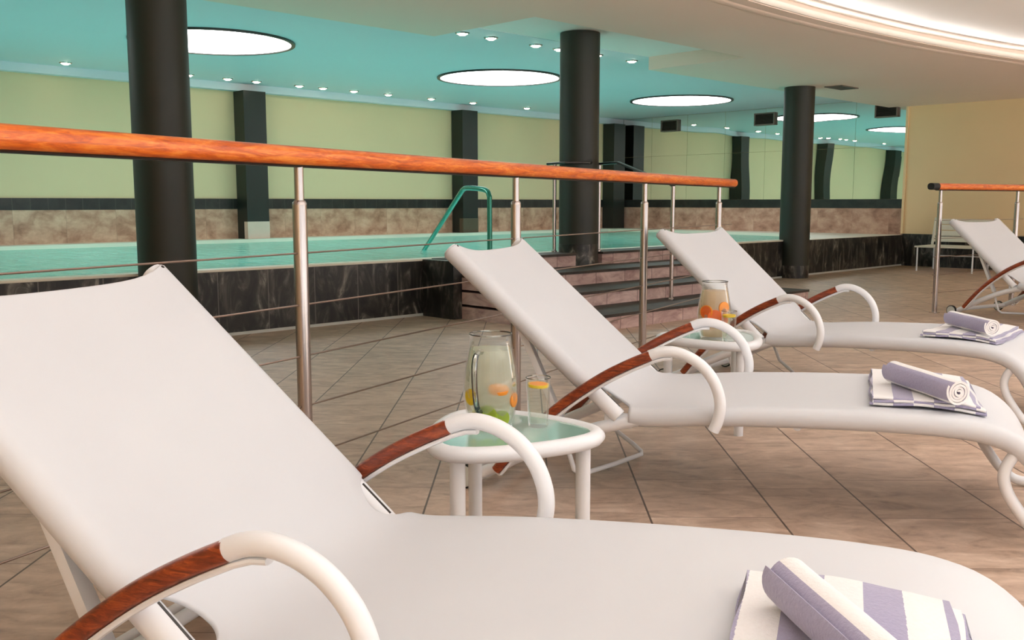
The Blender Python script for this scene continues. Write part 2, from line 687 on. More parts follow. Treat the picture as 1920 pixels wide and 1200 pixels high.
struct('wall_far', wbox(S0, S1, DF, DF + .2, 1.02, ZC), M['green_wall'])
struct('trim_1', wbox(S0, S1, DF - .02, DF + .2, 0.88, 1.02), M['black_band'])
struct('trim_2', wbox(S0, S1, DF - .012, DF + .2, -1.0, 0.88), M['marble'])
struct('trim_3', wbox(S0, S1 - .02, DF - .14, DF, 2.46, ZC), M['pool_ceiling'])
struct('trim_4', wbox(S1 - .02, S1 + .2, DP + .02, DF, 0.88, 1.02), M['black_band'])
struct('trim_5', wbox(S1 - .012, S1 + .2, DP + .02, DF, -1.0, 0.88), M['marble_end'])
struct('wall_end', wbox(S1, S1 + .2, DP + .02, DF + .2, 1.02, ZC), M['green_wall'])
struct('wall_right', wbox(S1, S1 + .2, DW, DP + .02, ZR, ZC), M['beige_wall'])
struct('baseboard_right', wbox(S1 - .012, S1 + .2, DW, DP, 0.0, ZR), M['dark_tile_end'])
struct('wall_left', wbox(S0 - .2, S0, DW, DF + .2, -1.0, ZC + .1), M['green_wall'])

# window wall behind the camera
wz0, wz1 = 0.12, 2.3
fr = bmesh.new()
wbox(S0, S1, DW - .2, DW, -0.1, wz0, fr)
wbox(S0, S1, DW - .2, DW, wz1, ZC + .1, fr)
for i in range(7):
    s = S0 + i*2.95 - .1
    wbox(s, s + .2, DW - .2, DW, wz0, wz1, fr)
struct('wall_front', fr, M['trim_white'])
for i in range(6):
    s = S0 + .1 + i*2.95
    w = bmesh.new()
    for a, b, c, d in ((s, s + .05, wz0, wz1), (s + 2.7, s + 2.75, wz0, wz1), (s + 1.35, s + 1.4, wz0, wz1)):
        wbox(a, b, DW - .12, DW - .06, c, d, w)
    wbox(s, s + 2.75, DW - .12, DW - .06, wz0, wz0 + .05, w)
    wbox(s, s + 2.75, DW - .12, DW - .06, wz1 - .05, wz1, w)
    struct('window_%d' % (i + 1), w, M['trim_white'])
struct('trim_6', wbox(S0, S1, DW - 14, DW - .2, -0.14, -0.1), plain('terrace_paving', (214, 208, 198), 0.8))

# ceilings
struct('ceiling', wbox(S0 - .2, S1 + .2, DW - .2, DF + .2, ZC, ZC + .1), M['ceiling_white'])


def arc_d(s):
    R = 19.0
    return 3.93 - R + math.sqrt(max(0.01, R*R - (s - 6.9)**2))


arc = [(S0 + (S1 - S0)*i/60, arc_d(S0 + (S1 - S0)*i/60)) for i in range(61)]
soff = [W(s, d) for s, d in arc] + [W(S1, 6.66), W(8.58, 6.66), W(8.58, 5.42), W(5.52, 5.42), W(5.52, 6.66), W(S0, 6.66)]
struct('trim_7', prism(soff, ZS, ZC + .05), M['ceiling'])
struct('trim_17', wbox(S0, S1 - .02, 6.66, DF - .13, ZC - .003, ZC + .02), M['pool_ceiling'])
struct('trim_8', tube([W(s, d - .012, ZS + .03) for s, d in arc], .02, .026, seg=10, caps=True), M['trim_white'], True)
struct('trim_9', tube([W(s, d - .02, ZS + .105) for s, d in arc], .028, .02, seg=10, caps=True), M['trim_white'], True)
struct('trim_10', tube([W(s, d + .16, ZS) for s, d in arc], .05, .008, seg=10, caps=True), M['ceiling'], True)

# pool: front wall, rim, basin, gutter, water
NEAR = DP + .13
edge = [(13.95, DF - .35), (14.0, 10.2), (13.95, 9.0), (13.75, 8.1), (13.4, 7.45), (12.9, 7.0), (12.3, 6.68), (11.6, NEAR)]
edge = [(p.x, p.y) for p in spline([(a, b, 0) for a, b in edge], 5)]
water_poly = [W(S0 + .01, NEAR), W(S0 + .01, DF - .35)] + [W(a, b) for a, b in edge]
struct('trim_11', wbox(S0, S1, DP, NEAR, -1.0, ZR - .02), M['dark_tile'])
struct('trim_12', wbox(S0, 11.65, DP - .006, NEAR, ZR - .02, ZR, bevel=.006), M['white_rim'])
rim = [W(a, b) for a, b in edge] + [W(11.6, DP + .004), W(S1, DP + .004), W(S1, DF), W(S0, DF), W(S0, DF - .35)]
struct('trim_13', prism(rim, ZW - .6, ZR - .015), M['white_rim'])
struct('trim_14', wbox(S0, S1, DP - .006, DP, 0, .022), M['grey_plastic'])

w = bmesh.new()
f = w.faces.new([w.verts.new((p.x, p.y, ZW)) for p in water_poly])
f.normal_update()
bmesh.ops.triangulate(w, faces=[f])
water = link_mesh('pool_water', w, M['water'], smooth=False)
tag(water, 'turquoise rippled water filling the raised pool', 'water', kind='stuff')

# steps up to the pool rim
SS0, SS1 = 5.22, 8.55
dz = ZR/4
steps_d = [4.63, 5.11, 5.58, 6.06]
tr_, ri_ = bmesh.new(), bmesh.new()
for i, d in enumerate(steps_d):
    # the top step is cut out around the round column
    for a, b in (((SS0, SS1),) if i < 3 else ((SS0, 6.738), (7.122, SS1))):
        wbox(a, b, d, DP - .004, i*dz, (i + 1)*dz - .022, ri_)
        wbox(a, b, d - .012, (steps_d[i+1] if i < 3 else DP - .008), (i + 1)*dz - .022, (i + 1)*dz, tr_)
stp = thing('pool_steps', 'four stone steps with rosy risers leading up to the raised pool', 'steps', W(SS0, steps_d[0], 0))
for n_, b_, m_ in (('riser', ri_, 'step_riser'), ('tread', tr_, 'step_tread')):
    o = link_mesh(n_, b_, M[m_], smooth=False)
    o.parent = stp
    o.matrix_parent_inverse = Matrix.Translation(-stp.location)
struct('trim_15', wbox(5.12, SS0 - .005, 5.96, DP - .004, 0, ZR - .005, bevel=.004), M['dark_tile'])


# ------------------------------------------------------------------ columns
def column(s, d, z0, z1, label, plinth=None):
    t = thing('round_column', label, 'column', W(s, d, z0), PI/4, 'round dark columns along the pool front')
    link_mesh('shaft', lathe(bmesh.new(), [(0, 0), (.19, 0), (.19, z1 - z0), (0, z1 - z0)], 48), M['column'], t)
    if plinth:
        bm = lathe(bmesh.new(), [(.192, 0), (.1925, 0), (.1925, plinth), (.19, plinth + .002)], 28)
        link_mesh('plinth', bm, M['dark_tile'], t)
    return t


column(2.83, DP - .1, 0, ZS - .001, 'thick dark green round column behind the nearest lounger')
column(6.93, 6.20, ZR*.75 + .001, ZC - .004, 'dark round column standing at the top of the pool steps', .2)
column(11.24, DP - .06, 0, ZS - .001, 'dark round column rising from the floor in front of the tile wall', .16)


def pillar(s, label, base=None):
    t = thing('square_pillar', label, 'pillar', W(s + .165, DF - .145, ZR), 0, 'square pillars along the green wall')
    c = t.location

    def local(bm):
        for v in bm.verts:
            v.co -= c
        return bm
    link_mesh('shaft', local(wbox(s, s + .33, DF - .29, DF - .021, ZR - .014, 2.455)), M['column_dark'], t, smooth=False)
    if base:
        link_mesh('base_block', local(wbox(s - .002, s + .332, DF - .296, DF - .2, ZR - .014, ZR + .22, bevel=.004)), M[base], t, smooth=False)  # separately coloured block round the pillar foot, paler than the shaft


pillar(2.60, 'square dark pillar on the green wall left of the frame, seen in the mirror')
pillar(6.46, 'square dark pillar with a pale pink base standing at the pool edge', 'pink_base')
pillar(10.34, 'square dark pillar behind the teal pool grab rail', 'brown_base')
pillar(14.16, 'square dark pillar in the far corner where green wall meets mirror')

# ------------------------------------------------------------------ mirror wall, vents, sign
mir = thing('wall_mirror', 'wall-wide mirror of jointed panels above the far end of the pool', 'mirror', W(S1, 9.2, 1.02))
d0, d1, nm = DP + .03, DF - .02, 7
for i in range(nm):
    for (za, zb) in ((1.022, 1.83), (1.834, ZC - .005)):
        a = d0 + (d1 - d0)*i/nm
        b = d0 + (d1 - d0)*(i + 1)/nm - .004
        bm = wbox(S1 - .012, S1 - .002, a, b, za, zb)
        for v in bm.verts:
            v.co -= mir.location
        link_mesh('mirror_panel', bm, M['mirror'], mir, smooth=False)
struct('trim_16', wbox(S1 - .03, S1, DP - .005, DP + .028, ZR, ZC), M['beige_wall'])

VL = ['brown wall vent at the top of the mirror, nearest the far corner',
      'brown wall vent at the top of the mirror, left of the far column',
      'brown wall vent at the top of the mirror, beside the beige wall']
for (a, b), lb in zip(((10.62, 11.0), (8.63, 9.02), (6.52, 6.88)), VL):
    c = W(S1 - .04, (a + b)/2, 2.38)
    t = thing('wall_vent', lb, 'vent', c, PI/4, 'vents above the mirror')
    bm = bmesh.new()
    h, wd = .105, (b - a)/2
    for lo, hi in (((-.03, -wd, -h), (.024, wd, -h + .02)), ((-.03, -wd, h - .02), (.024, wd, h)),
                   ((-.03, -wd, -h), (.024, -wd + .02, h)), ((-.03, wd - .02, -h), (.024, wd, h))):
        box(bm, lo, hi, .003)
    link_mesh('frame', bm, M['vent_grey'], t, smooth=False)
    bm = bmesh.new()
    box(bm, (.01, -wd + .015, -h + .015), (.022, wd - .015, h - .015))
    for k in range(8):
        z = -h + .03 + k*.0205
        b2 = bmesh.new()
        box(b2, (-.022, -wd + .018, z - .002), (.012, wd - .018, z + .002))
        for v in b2.verts:
            v.co.z += v.co.x*.45
        me = bpy.data.meshes.new('tmp')
        b2.to_mesh(me)
        b2.free()
        bm.from_mesh(me)
        bpy.data.meshes.remove(me)
    link_mesh('louvre', bm, M['vent'], t, smooth=False)

cv = thing('ceiling_vent', 'flat taupe ceiling grille beside the top of the far column', 'vent', W(11.6, 5.93, ZS), PI/4)
bm = bmesh.new()
for lo, hi in (((-.22, -.12, -.012), (.22, -.1, 0)), ((-.22, .1, -.012), (.22, .12, 0)), ((-.22, -.12, -.012), (-.2, .12, 0)), ((.2, -.12, -.012), (.22, .12, 0))):
    box(bm, lo, hi, .002)
link_mesh('frame', bm, M['vent_grey'], cv, smooth=False)
bm = bmesh.new()
for k in range(9):
    box(bm, (-.2, -.095 + k*.022, -.01), (.2, -.085 + k*.022, -.001))
link_mesh('grille', bm, M['vent'], cv, smooth=False)

sg = thing('wall_notice', 'framed pale notice on the green wall, seen only in the mirror', 'notice', W(2.2, DF - .02, 2.0), PI/4)
bm = bmesh.new()
for lo, hi in (((-.2, -.02, -.32), (.2, 0.019, -.29)), ((-.2, -.02, .29), (.2, 0.019, .32)), ((-.2, -.02, -.32), (-.17, 0.019, .32)), ((.17, -.02, -.32), (.2, 0.019, .32))):
    box(bm, lo, hi, .003)
link_mesh('frame', bm, M['sign_frame'], sg, smooth=False)
link_mesh('panel', box(bmesh.new(), (-.175, -.008, -.295), (.175, .018, .295)), M['sign'], sg, smooth=False)

# ------------------------------------------------------------------ skylights and ceiling spots
SKY = ['large round glowing skylight at the left of the frame edge',
       'large round glowing skylight partly behind the nearest column',
       'large round glowing skylight between the nearest column and the steps column',
       'large round glowing skylight right of the steps column']
for i, s in enumerate((.75, 4.65, 8.58, 12.5)):
    t = thing('round_skylight', SKY[i], 'skylight', W(s, 9.05, ZC), 0, 'round skylights over the pool')
    bm = lathe(bmesh.new(), [(.76, -.001), (.76, -.022), (.80, -.022), (.80, -.001)], 64)
    link_mesh('ring', bm, M['dark_steel'], t)
    link_mesh('diffuser', lathe(bmesh.new(), [(0, -.012), (.765, -.012), (.765, -.002), (0, -.002)], 64), M['skylight'], t, smooth=False)

ORD = ['first', 'second', 'third', 'fourth', 'fifth', 'sixth', 'seventh', 'eighth', 'ninth', 'tenth', 'eleventh', 'twelfth']
far_s = [4.12, 5.6, 6.13, 6.54, 7.19, 7.57, 8.09, 8.7, 9.52, 10.38, 11.6, 12.8]
near_s = [6.11, 6.48, 7.1, 7.45, 8.05, 8.65]
spots = [(s, 11.57, '%s small ceiling spotlight from the left in the row along the green wall' % ORD[i], 'spotlights along the green wall') for i, s in enumerate(far_s)]
spots += [(s, 6.955, '%s small ceiling spotlight from the left in the row above the steps column' % ORD[i], 'spotlights above the pool steps') for i, s in enumerate(near_s)]
spot0 = None
for s, d, lb, g in spots:
    if spot0 is None:
        t = spot0 = thing('ceiling_spotlight', lb, 'spotlight', W(s, d, ZC), 0, g)
        link_mesh('ring', lathe(bmesh.new(), [(.052, -.001), (.052, -.014), (.066, -.01), (.072, -.001)], 24), M['steel'], t)
        link_mesh('bulb', lathe(bmesh.new(), [(0, -.03), (.028, -.026), (.05, -.010), (.05, -.001), (0, -.001)], 20), M['spot'], t)
    else:
        t = copy_tree(spot0)
        t.location = W(s, d, ZC)
        tag(t, lb, None, g)


# ------------------------------------------------------------------ guard railings
def railing(name, label, path, zr, post_at, cap=None, cables=(.177, .336, .494, .653, .812)):
    base = Vector((path[0].x, path[0].y, 0))
    t = thing(name, label, 'railing', base)
    L = [p - base for p in path]
    pts = [Vector((p.x, p.y, zr)) for p in L]
    bm = tube(pts, .033, .029, seg=18, power=.82)
    link_mesh('handrail', bm, M['rail_wood'], t)
    link_mesh('rail_plate', tube([p - Vector((0, 0, .0305)) for p in pts], .016, .004, seg=8, power=.5), M['dark_steel'], t)
    if cap:
        u = (pts[0] - pts[1]).normalized()
        c = link_mesh('end_cap', tube([pts[0] + u*.085, pts[0] + u*.08, pts[0] + u*.07, pts[0] - u*.004], .0335, .0295, seg=18, power=.82), M['black'], t)
    for p in post_at:
        q = p - base
        bm = lathe(bmesh.new(), [(0, 0), (.045, 0), (.045, .006), (.022, .008), (.022, .955), (.0215, .965), (.016, .972), (0, .972)], 20, (q.x, q.y, 0))
        po = link_mesh('post', bm, M['steel'], t)
        bm = lathe(bmesh.new(), [(0, .972), (.0145, .972), (.0145, zr - .028), (0, zr - .028)], 16, (q.x, q.y, 0))
        link_mesh('pin', bm, M['steel'], po)
    for z in cables:
        link_mesh('cable', tube([Vector((p.x, p.y, z)) for p in L], .003, seg=6), M['cable'], t)
    return t


def rx(y):
    return -2.165 + 0.497*y + 0.0045*y*y


ys = [0.9 + (6.93 - 0.9)*i/40 for i in range(41)]
railing('guard_railing', 'long railing with orange varnished wooden handrail crossing in front of the pool',
        [Vector((rx(y), y, 0)) for y in ys], 1.105,
        [Vector((rx(y), y, 0)) for y in (1.70, 2.90, 4.12, 5.45, 6.65)])
rd = Vector((.839, .545, 0)).normalized()
r0 = Vector((3.57, 8.38, 0))
railing('guard_railing', 'short railing with black end cap behind the far right lounger',
        [r0 + rd*(i*.2) for i in range(16)], 1.105, [r0 + rd*q for q in (.06, 1.25, 2.4)], cap=True)

# stair handrail
SH = 6.92
t = thing('stair_handrail', 'thin steel handrail with slim posts beside the steps column', 'handrail', W(SH, DP, 0))
c0 = t.location.copy()


def loc(bm):
    for v in bm.verts:
        v.co -= c0
    return bm


pa, pb, pc = Vector((.280, 9.25, 0)), Vector((.718, 9.36, 0)), Vector((1.27, 8.27, 0))
path = [pa + Vector((-.07, .03, 1.335)), pa + Vector((0, 0, 1.34)), Vector((.38, 9.085, 1.34)), Vector((.60, 9.095, 1.34)), pb + Vector((.004, -.01, 1.34)), Vector((.86, 8.95, 1.335)), pc + Vector((-.02, .05, 1.13)), pc + Vector((.0, 0, 1.11))]
link_mesh('top_rail', loc(tube(path, .022, .012, seg=10, power=.7)), M['dark_steel'], t)
for p, z0, z1 in ((pa, ZR + .001, 1.33), (pb, ZR + .001, 1.33), (pc, dz + .001, 1.105)):
    link_mesh('post', loc(lathe(bmesh.new(), [(0, z0), (.026, z0), (.026, z0 + .012), (.018, z0 + .02), (.018, z1), (0, z1)], 16, (p.x, p.y, 0))), M['steel'], t)

# grab rail dipping into the water
g0 = W(6.6, NEAR + .05, ZR)
t = thing('pool_grab_rail', 'teal-tinted tubular grab rail sloping down into the pool water', 'grab rail', (g0.x, g0.y, 0))
gp = [(-.33, 8.83, .44), (-.33, 8.83, .95), (-.335, 8.84, 1.03), (-.36, 8.89, 1.075), (-.43, 8.99, 1.095), (-.54, 9.18, 1.105), (-.60, 9.32, 1.095), (-.66, 9.48, 1.03), (-.90, 10.17, .74), (-1.16, 10.92, .43), (-1.19, 11.0, .39)]
link_mesh('tube', tube([Vector(p) - t.location for p in spline(gp, 5)], .024, seg=14, up=(.92, .38, 0)), M['teal_rail'], t)

# ------------------------------------------------------------------ sun lounger
WV, WA = .325, .382
A_, B_ = Vector((-.585, 0, .805)), Vector((0, 0, .283))
RAIL = [(-.485, .045), (-.40, .088), (-.326, .128), (-.144, .213), (0, .260), (.1, .284), (.3, .307), (.5, .319), (.7, .327), (.88, .330), (1.0, .326), (1.07, .316), (1.13, .295), (1.185, .25), (1.222, .19), (1.238, .135)]


def uz(pts, v):
    return [(u, v, z) for u, z in pts]


def make_sling():
    bd = (B_ - A_).normalized()
    path = [(A_ + bd*k) for k in (0.0, .012, .03, .06, .1, .16, .22, .28, .34, .40, .46, .52, .57, .61, .635, .655, .675, .69, .705)]
    path = [(p.x, p.z) for p in path] + [(-.047, .3255), (-.033, .3155), (-.018, .3065), (-.002, .299), (.015, .2935), (.032, .290), (.05, .2875), (.07, .2865), (.10, .2875), (.16, .2935)] + [p for p in RAIL if p[0] > .2]
    P = spline([(u, 0, z) for u, z in path], 3)
    n = len(P)
    r = .029
    wrap = [-150, -110, -70, -35, 0, 30, 60, 90]
    inner = [1 - k/14 for k in range(1, 14)]
    bm = bmesh.new()
    rows = []
    for i, p in enumerate(P):
        t = (P[min(i+1, n-1)] - P[max(i-1, 0)]).normalized()
        nn = Vector((-t.z, 0, t.x))
        if nn.z < 0 and nn.x < 0:
            nn = -nn
        dist = (p - A_).length if p.x < 0 else 9
        # where the cloth leaves the tubes near the hinge
        g = max(0.0, 1 - abs((p.x + .028)/.066)**2.2)
        om = 1 - min(1, g*2.6)
        om = om*om*(3 - 2*om)
        hw = WV - .055*g
        row = []

        def pt(v, h, vn):
            sh = 0.0
            if p.x < 0:
                sh = .034*(1 - abs(vn)**5)*math.exp(-dist/.10)
            q = Vector((p.x, v, p.z)) + nn*h + bd*sh
            return bm.verts.new(q)
        half = []
        for a in wrap:
            a = math.radians(a)
            v1, h1 = WV + r*math.cos(a), r*math.sin(a)
            v2, h2 = hw + .004*math.cos(a), r + .004*math.sin(a) - .004
            half.append((v1*om + v2*(1 - om), h1*om + h2*(1 - om)))
        sag = .010
        for s_ in (1, -1):
            pass
        left = [pt(v, h, 1) for v, h in half]
        mid = []
        for k in inner:
            # k from ~1 down to ~0 (half) -> full span
            pass
        span = [1 - 2*k/18 for k in range(1, 18)]
        mid = [pt(hw*x, r - sag*(1 - x*x), x) for x in span]
        right = [pt(-v, h, -1) for v, h in half[::-1]]
        rows.append(left + mid + right)
    for A, B in zip(rows, rows[1:]):
        for k in range(len(A) - 1):
            bm.faces.new((A[k], B[k], B[k+1], A[k+1]))
    return bm


def make_lounger(label):
    t = thing('sun_lounger', label, 'sun lounger', (0, 0, 0), 0, 'white sun loungers')
    wm = M['white_metal']
    sl = link_mesh('sling', make_sling(), M['sling'], t, smooth='all')
    so = sl.modifiers.new('cloth', 'SOLIDIFY')
    so.thickness = .0025
    so.offset = 0
    bd = (B_ - A_).normalized()
    nb = Vector((-bd.z, 0, bd.x))
    for sg_ in (1, -1):
        v = WV*sg_
        link_mesh('side_rail', tube(spline(uz(RAIL, v), 4), .021, .025, up=(0, 1, 0), seg=14), wm, t)
        bt = link_mesh('backrest_tube', tube([A_ + Vector((0, v, 0)) - bd*.006, A_ + Vector((0, v, 0)), B_ + Vector((0, v, 0))], .025, seg=16), wm, t)
        # slot in the tube where the cloth is threaded, screw at the top end
        a, b = A_.lerp(B_, .865), A_.lerp(B_, .975)
        off = nb*.0235 + Vector((0, -.004*sg_, 0))
        link_mesh('track_slot', tube([a + Vector((0, v, 0)) + off, b + Vector((0, v, 0)) + off], .003, .003, seg=8), M['dark_steel'], bt)
        sc_ = A_ + bd*.008 + Vector((0, v, 0)) + nb*.029
        link_mesh('screw', tube([sc_ - nb*.004, sc_ + nb*.002], .004, seg=10), M['dark_steel'], bt)
        hb = bmesh.new()
        box(hb, (-.05, v - .016 - .012*sg_, .245), (.045, v + .016 - .012*sg_, .292), .01)
        link_mesh('hinge_bracket', hb, wm, t)
        # armrest
        va = WA*sg_
        wood_pts = [(-.40, .084), (-.335, .162), (-.27, .235), (-.208, .293), (-.13, .356), (-.041, .418), (.04, .463), (.112, .497)]
        arm = link_mesh('armrest', tube(spline(uz(wood_pts, va), 4), .019, .0165, seg=14, power=.85), M['arm_wood'], t)
        sp = spline(uz(wood_pts, va), 4)
        strip = []
        for i, p in enumerate(sp):
            tt = (sp[min(i+1, len(sp)-1)] - sp[max(i-1, 0)]).normalized()
            strip.append(p + Vector((tt.z, 0, -tt.x))*.021)
        strip += [strip[-1] + Vector((.03, 0, .010)), strip[-1] + Vector((.055, 0, .012))]
        link_mesh('support_strip', tube(strip, .011, .0055, up=(0, 0, 1), seg=10, power=.7), wm, arm)
        hoop = [(.108, .4955), (.14, .508), (.18, .5115), (.225, .500), (.268, .474), (.302, .435), (.322, .388), (.327, .345), (.320, .305), (.308, .275)]
        link_mesh('hoop', tube(spline(uz(hoop, va), 5), .0175, .0175, up=(0, 1, 0), seg=16), wm, arm)
        link_mesh('pin', tube([(.322, va, .318), (.322, v, .310)], .008, seg=10), wm, arm)
        link_mesh('lower_bracket', tube([(-.392, va, .073), (-.392, v, .085)], .010, seg=10), wm, arm)
        # wheel
        wv = (WV + .028)*sg_
        wh = link_mesh('wheel', tube([(-.527, wv - .012, .043), (-.527, wv + .012, .043)], .0365, seg=28), M['grey_plastic'], t)
        link_mesh('tyre', tube([(-.527, wv - .010, .043), (-.527, wv + .010, .043)], .043, seg=28), M['black'], wh)
        # front leg: hooked tube down to the floor
        leg = [(1.152, .302), (1.138, .268), (1.118, .228), (1.113, .192), (1.126, .150), (1.156, .102), (1.190, .058), (1.230, .026), (1.275, .017), (1.33, .017)]
        link_mesh('leg', tube(spline(uz(leg, v), 5), .0165, seg=14, up=(0, 1, 0)), wm, t)
    link_mesh('foot_bar', tube([(1.33, -WV, .017), (1.33, WV, .017)], .0165, seg=14), wm, t)
    link_mesh('front_bar', tube([(1.232, -WV, .155), (1.232, WV, .155)], .018, seg=14), wm, t)
    link_mesh('axle', tube([(-.527, -WV - .03, .043), (-.527, WV + .03, .043)], .012, seg=12), wm, t)
    link_mesh('rear_bar', tube([(-.455, -WV, .06), (-.455, WV, .06)], .016, seg=12), wm, t)
    link_mesh('seat_bar', tube([(.55, -WV, .296), (.55, WV, .296)], .014, seg=12), wm, t)
    top_bar = A_.lerp(B_, .5) - nb*.012
    link_mesh('back_bar', tube([top_bar + Vector((0, -WV, 0)), top_bar + Vector((0, WV, 0))], .014, seg=12), wm, t)
    # folding prop under the backrest
    pr = [(-.33, -.26, .50), (-.27, -.26, .37), (-.21, -.26, .22), (-.185, -.258, .125), (-.17, -.252, .072), (-.152, -.235, .052), (-.09, 0, .034),
          (-.045, .225, .016), (-.05, .245, .022), (-.085, .252, .048), (-.15, .258, .09), (-.21, .26, .22), (-.27, .26, .37), (-.33, .26, .50)]
    link_mesh('prop_bar', tube(pr, .0085, seg=10, up=(.3, .2, 1)), wm, t)
    for sg_ in (1, -1):
        s = link_mesh('prop_channel', tube([(-.352, .268*sg_, .545), (-.205, .268*sg_, .225)], .013, .018, up=(0, 1, 0), seg=8, power=.5), wm, t)
        link_mesh('bolt', tube([(-.262, .256*sg_, .349), (-.262, .284*sg_, .349)], .007, seg=10), M['dark_steel'], s)
    return t


LL = ['nearest white sun lounger filling the foreground, a towel set on it',
      'white sun lounger directly behind the table with the lemon jug',
      'white sun lounger beside the table with the orange jug',
      'distant white sun lounger at the right edge in front of the beige wall']
POSES = [(-.387, 1.637, -18.5), (.410, 3.305, -19.44), (1.379, 4.976, -38.6), (4.265, 7.965, -57.0)]
lounger = make_lounger(LL[0])
for i, (x, y, a) in enumerate(POSES):
    o = lounger if i == 0 else copy_tree(lounger)
    o.location = (x, y, 0)
    o.rotation_euler = (0, 0, math.radians(a))
    tag(o, LL[i])


def on_lounger(i, u, v, z):
    x, y, a = POSES[i]
    c, s = math.cos(math.radians(a)), math.sin(math.radians(a))
    return Vector((x + c*u - s*v, y + s*u + c*v, z))


# ------------------------------------------------------------------ side tables
def make_table(label):
    t = thing('side_table', label, 'side table', (0, 0, 0), 0, 'white side tables')
    R, n = .268, 14

    def outline(scale, rc):
        # rounded triangle with bulging sides
        pts = []
        for k in range(3):
            a0 = 2*PI*k/3
            for j in range(n):
                f = j/n
                a = a0 + f*2*PI/3
                x = abs(f - .5)*2          # 1 at corners, 0 mid-side
                rad = scale*(.70 + .30*x**2.0)
                pts.append(Vector((rad*math.cos(a), rad*math.sin(a), 0)))
        # smooth the corners
        for _ in range(rc):
            pts = [(pts[i-1] + pts[i]*2 + pts[(i+1) % len(pts)])/4 for i in range(len(pts))]
        return pts
    out = outline(R*1.02, 3)
    fr = [p*.93 + Vector((0, 0, .380)) for p in out]
    link_mesh('frame', tube(fr, .021, .020, closed=True, seg=16), M['white_metal'], t)
    bm = prism([p*.90 for p in out], .384, .392)
    link_mesh('glass_top', bm, M['table_glass'], t, smooth=False)
    for k in range(3):
        a = 2*PI*k/3
        q = Vector((.198*math.cos(a), .198*math.sin(a), 0))
        link_mesh('leg', tube([q + Vector((0, 0, 0)), q + Vector((0, 0, .375))], .019, seg=18, up=(0, 1, 0)), M['white_metal'], t)
    return t


T1 = make_table('white side table with green glass top carrying the lemon jug')
T1.location = (-.05, 2.367, 0)
T1.rotation_euler = (0, 0, math.radians(-4))
T2 = copy_tree(T1)
T2.location = (.82, 4.08, 0)
T2.rotation_euler = (0, 0, math.radians(-69))
tag(T2, 'white side table with green glass top carrying the orange jug')
ZT = .392


# ------------------------------------------------------------------ drinks
def make_jug(label, drink, loc, rz, handle):
    t = thing('glass_jug', label, 'jug', loc, rz, 'glass jugs on the side tables')
    outer = [(0, 0), (.050, 0), (.056, .004), (.062, .03), (.069, .065), (.0715, .095), (.069, .130), (.062, .170), (.055, .205), (.0525, .222), (.0545, .232)]
    inner = [(r - .0028, max(z, .010)) for r, z in outer[2:]][::-1]
    prof = outer + [(.0535, .2335)] + inner + [(0, .010)]
    link_mesh('jug_body', lathe(bmesh.new(), prof, 48), M['glass'], t)
    link_mesh('rim', tube([(.0535*math.cos(2*PI*k/40), .0535*math.sin(2*PI*k/40), .2325) for k in range(40)], .0018, closed=True, seg=8), M['handle_glass'], t)
    liq = [(0, .0115), (.051, .0115), (.0575, .03), (.0645, .065), (.067, .095), (.0645, .130), (.0575, .170), (.0525, .196), (0, .196)]
    link_mesh('drink', lathe(bmesh.new(), liq, 40), M[drink], t)
    t.scale = (1, 1, 1.045)
    if handle:
        hp = [(.058, 0, .195), (.078, 0, .196), (.094, 0, .18), (.098, 0, .145), (.094, 0, .10), (.083, 0, .065), (.066, 0, .05)]
        link_mesh('handle', tube(spline(hp, 5), .0065, .0075, up=(0, 1, 0), seg=12), M['handle_glass'], t)
    return t


def make_tumbler(label, loc):
    t = thing('tumbler', label, 'glass', loc, 0, 'glass tumblers on the side tables')
    outer = [(0, 0), (.024, 0), (.0255, .003), (.0325, .128)]
    prof = outer + [(.0318, .1288)] + [(.0308, .128), (.0242, .012), (0, .012)]
    link_mesh('glass_body', lathe(bmesh.new(), prof, 36), M['glass'], t)
    link_mesh('rim', tube([(.0318*math.cos(2*PI*k/36), .0318*math.sin(2*PI*k/36), .1282) for k in range(36)], .0012, closed=True, seg=8), M['handle_glass'], t)
    link_mesh('water', lathe(bmesh.new(), [(0, .0128), (.0238, .0128), (.0295, .106), (0, .106)], 32), M['clear_water'], t)
    return t


def slice_(name, label, cat, mat, rind, r, th, loc, rot, group=None):
    t = thing(name, label, cat, loc, 0, group)
    t.rotation_euler = rot
    link_mesh('flesh', lathe(bmesh.new(), [(0, -th/2), (r*.86, -th/2), (r*.86, th/2), (0, th/2)], 28), M[mat], t)
    link_mesh('rind', lathe(bmesh.new(), [(r*.865, -th/2), (r, -th*.42), (r, th*.42), (r*.865, th/2), (r*.865, -th/2)], 28), M[rind], t)
    return t


J1 = Vector((-.088, 2.392, ZT))
make_jug('handled glass jug of pale lemonade on the nearer side table', 'lemonade', J1, math.radians(-112), True)
make_tumbler('clear tumbler with an orange slice beside the lemonade jug', Vector((.034, 2.405, ZT)))
J2 = Vector((.802, 4.02, ZT))
make_jug('glass jug of pale drink with orange fruit on the farther side table', 'orange_drink', J2, 0, False)
make_tumbler('tumbler with a yellow slice beside the orange jug', Vector((.845, 3.925, ZT)))
def liquid_r(z):
    prof = [(0, .051), (.03, .0575), (.065, .0645), (.095, .067), (.130, .0645), (.170, .0575), (.196, .0525)]
    for (a, ra), (b, rb) in zip(prof, prof[1:]):
        if a <= z <= b:
            return ra + (rb - ra)*(z - a)/(b - a)
    return .05


def against_glass(name, label, mat, rind, r, phi, z, J, group, th=.007, tilt=0):
    """a fruit slice pressed against the inside of the jug at angle phi"""
    a = math.radians(phi)
    rr = liquid_r(z) - .0026
    slice_(name, label, 'fruit', mat, rind, r, th, J + Vector((rr*math.cos(a), rr*math.sin(a), z)),
           (PI/2 + math.radians(tilt), 0, a + PI/2), group)


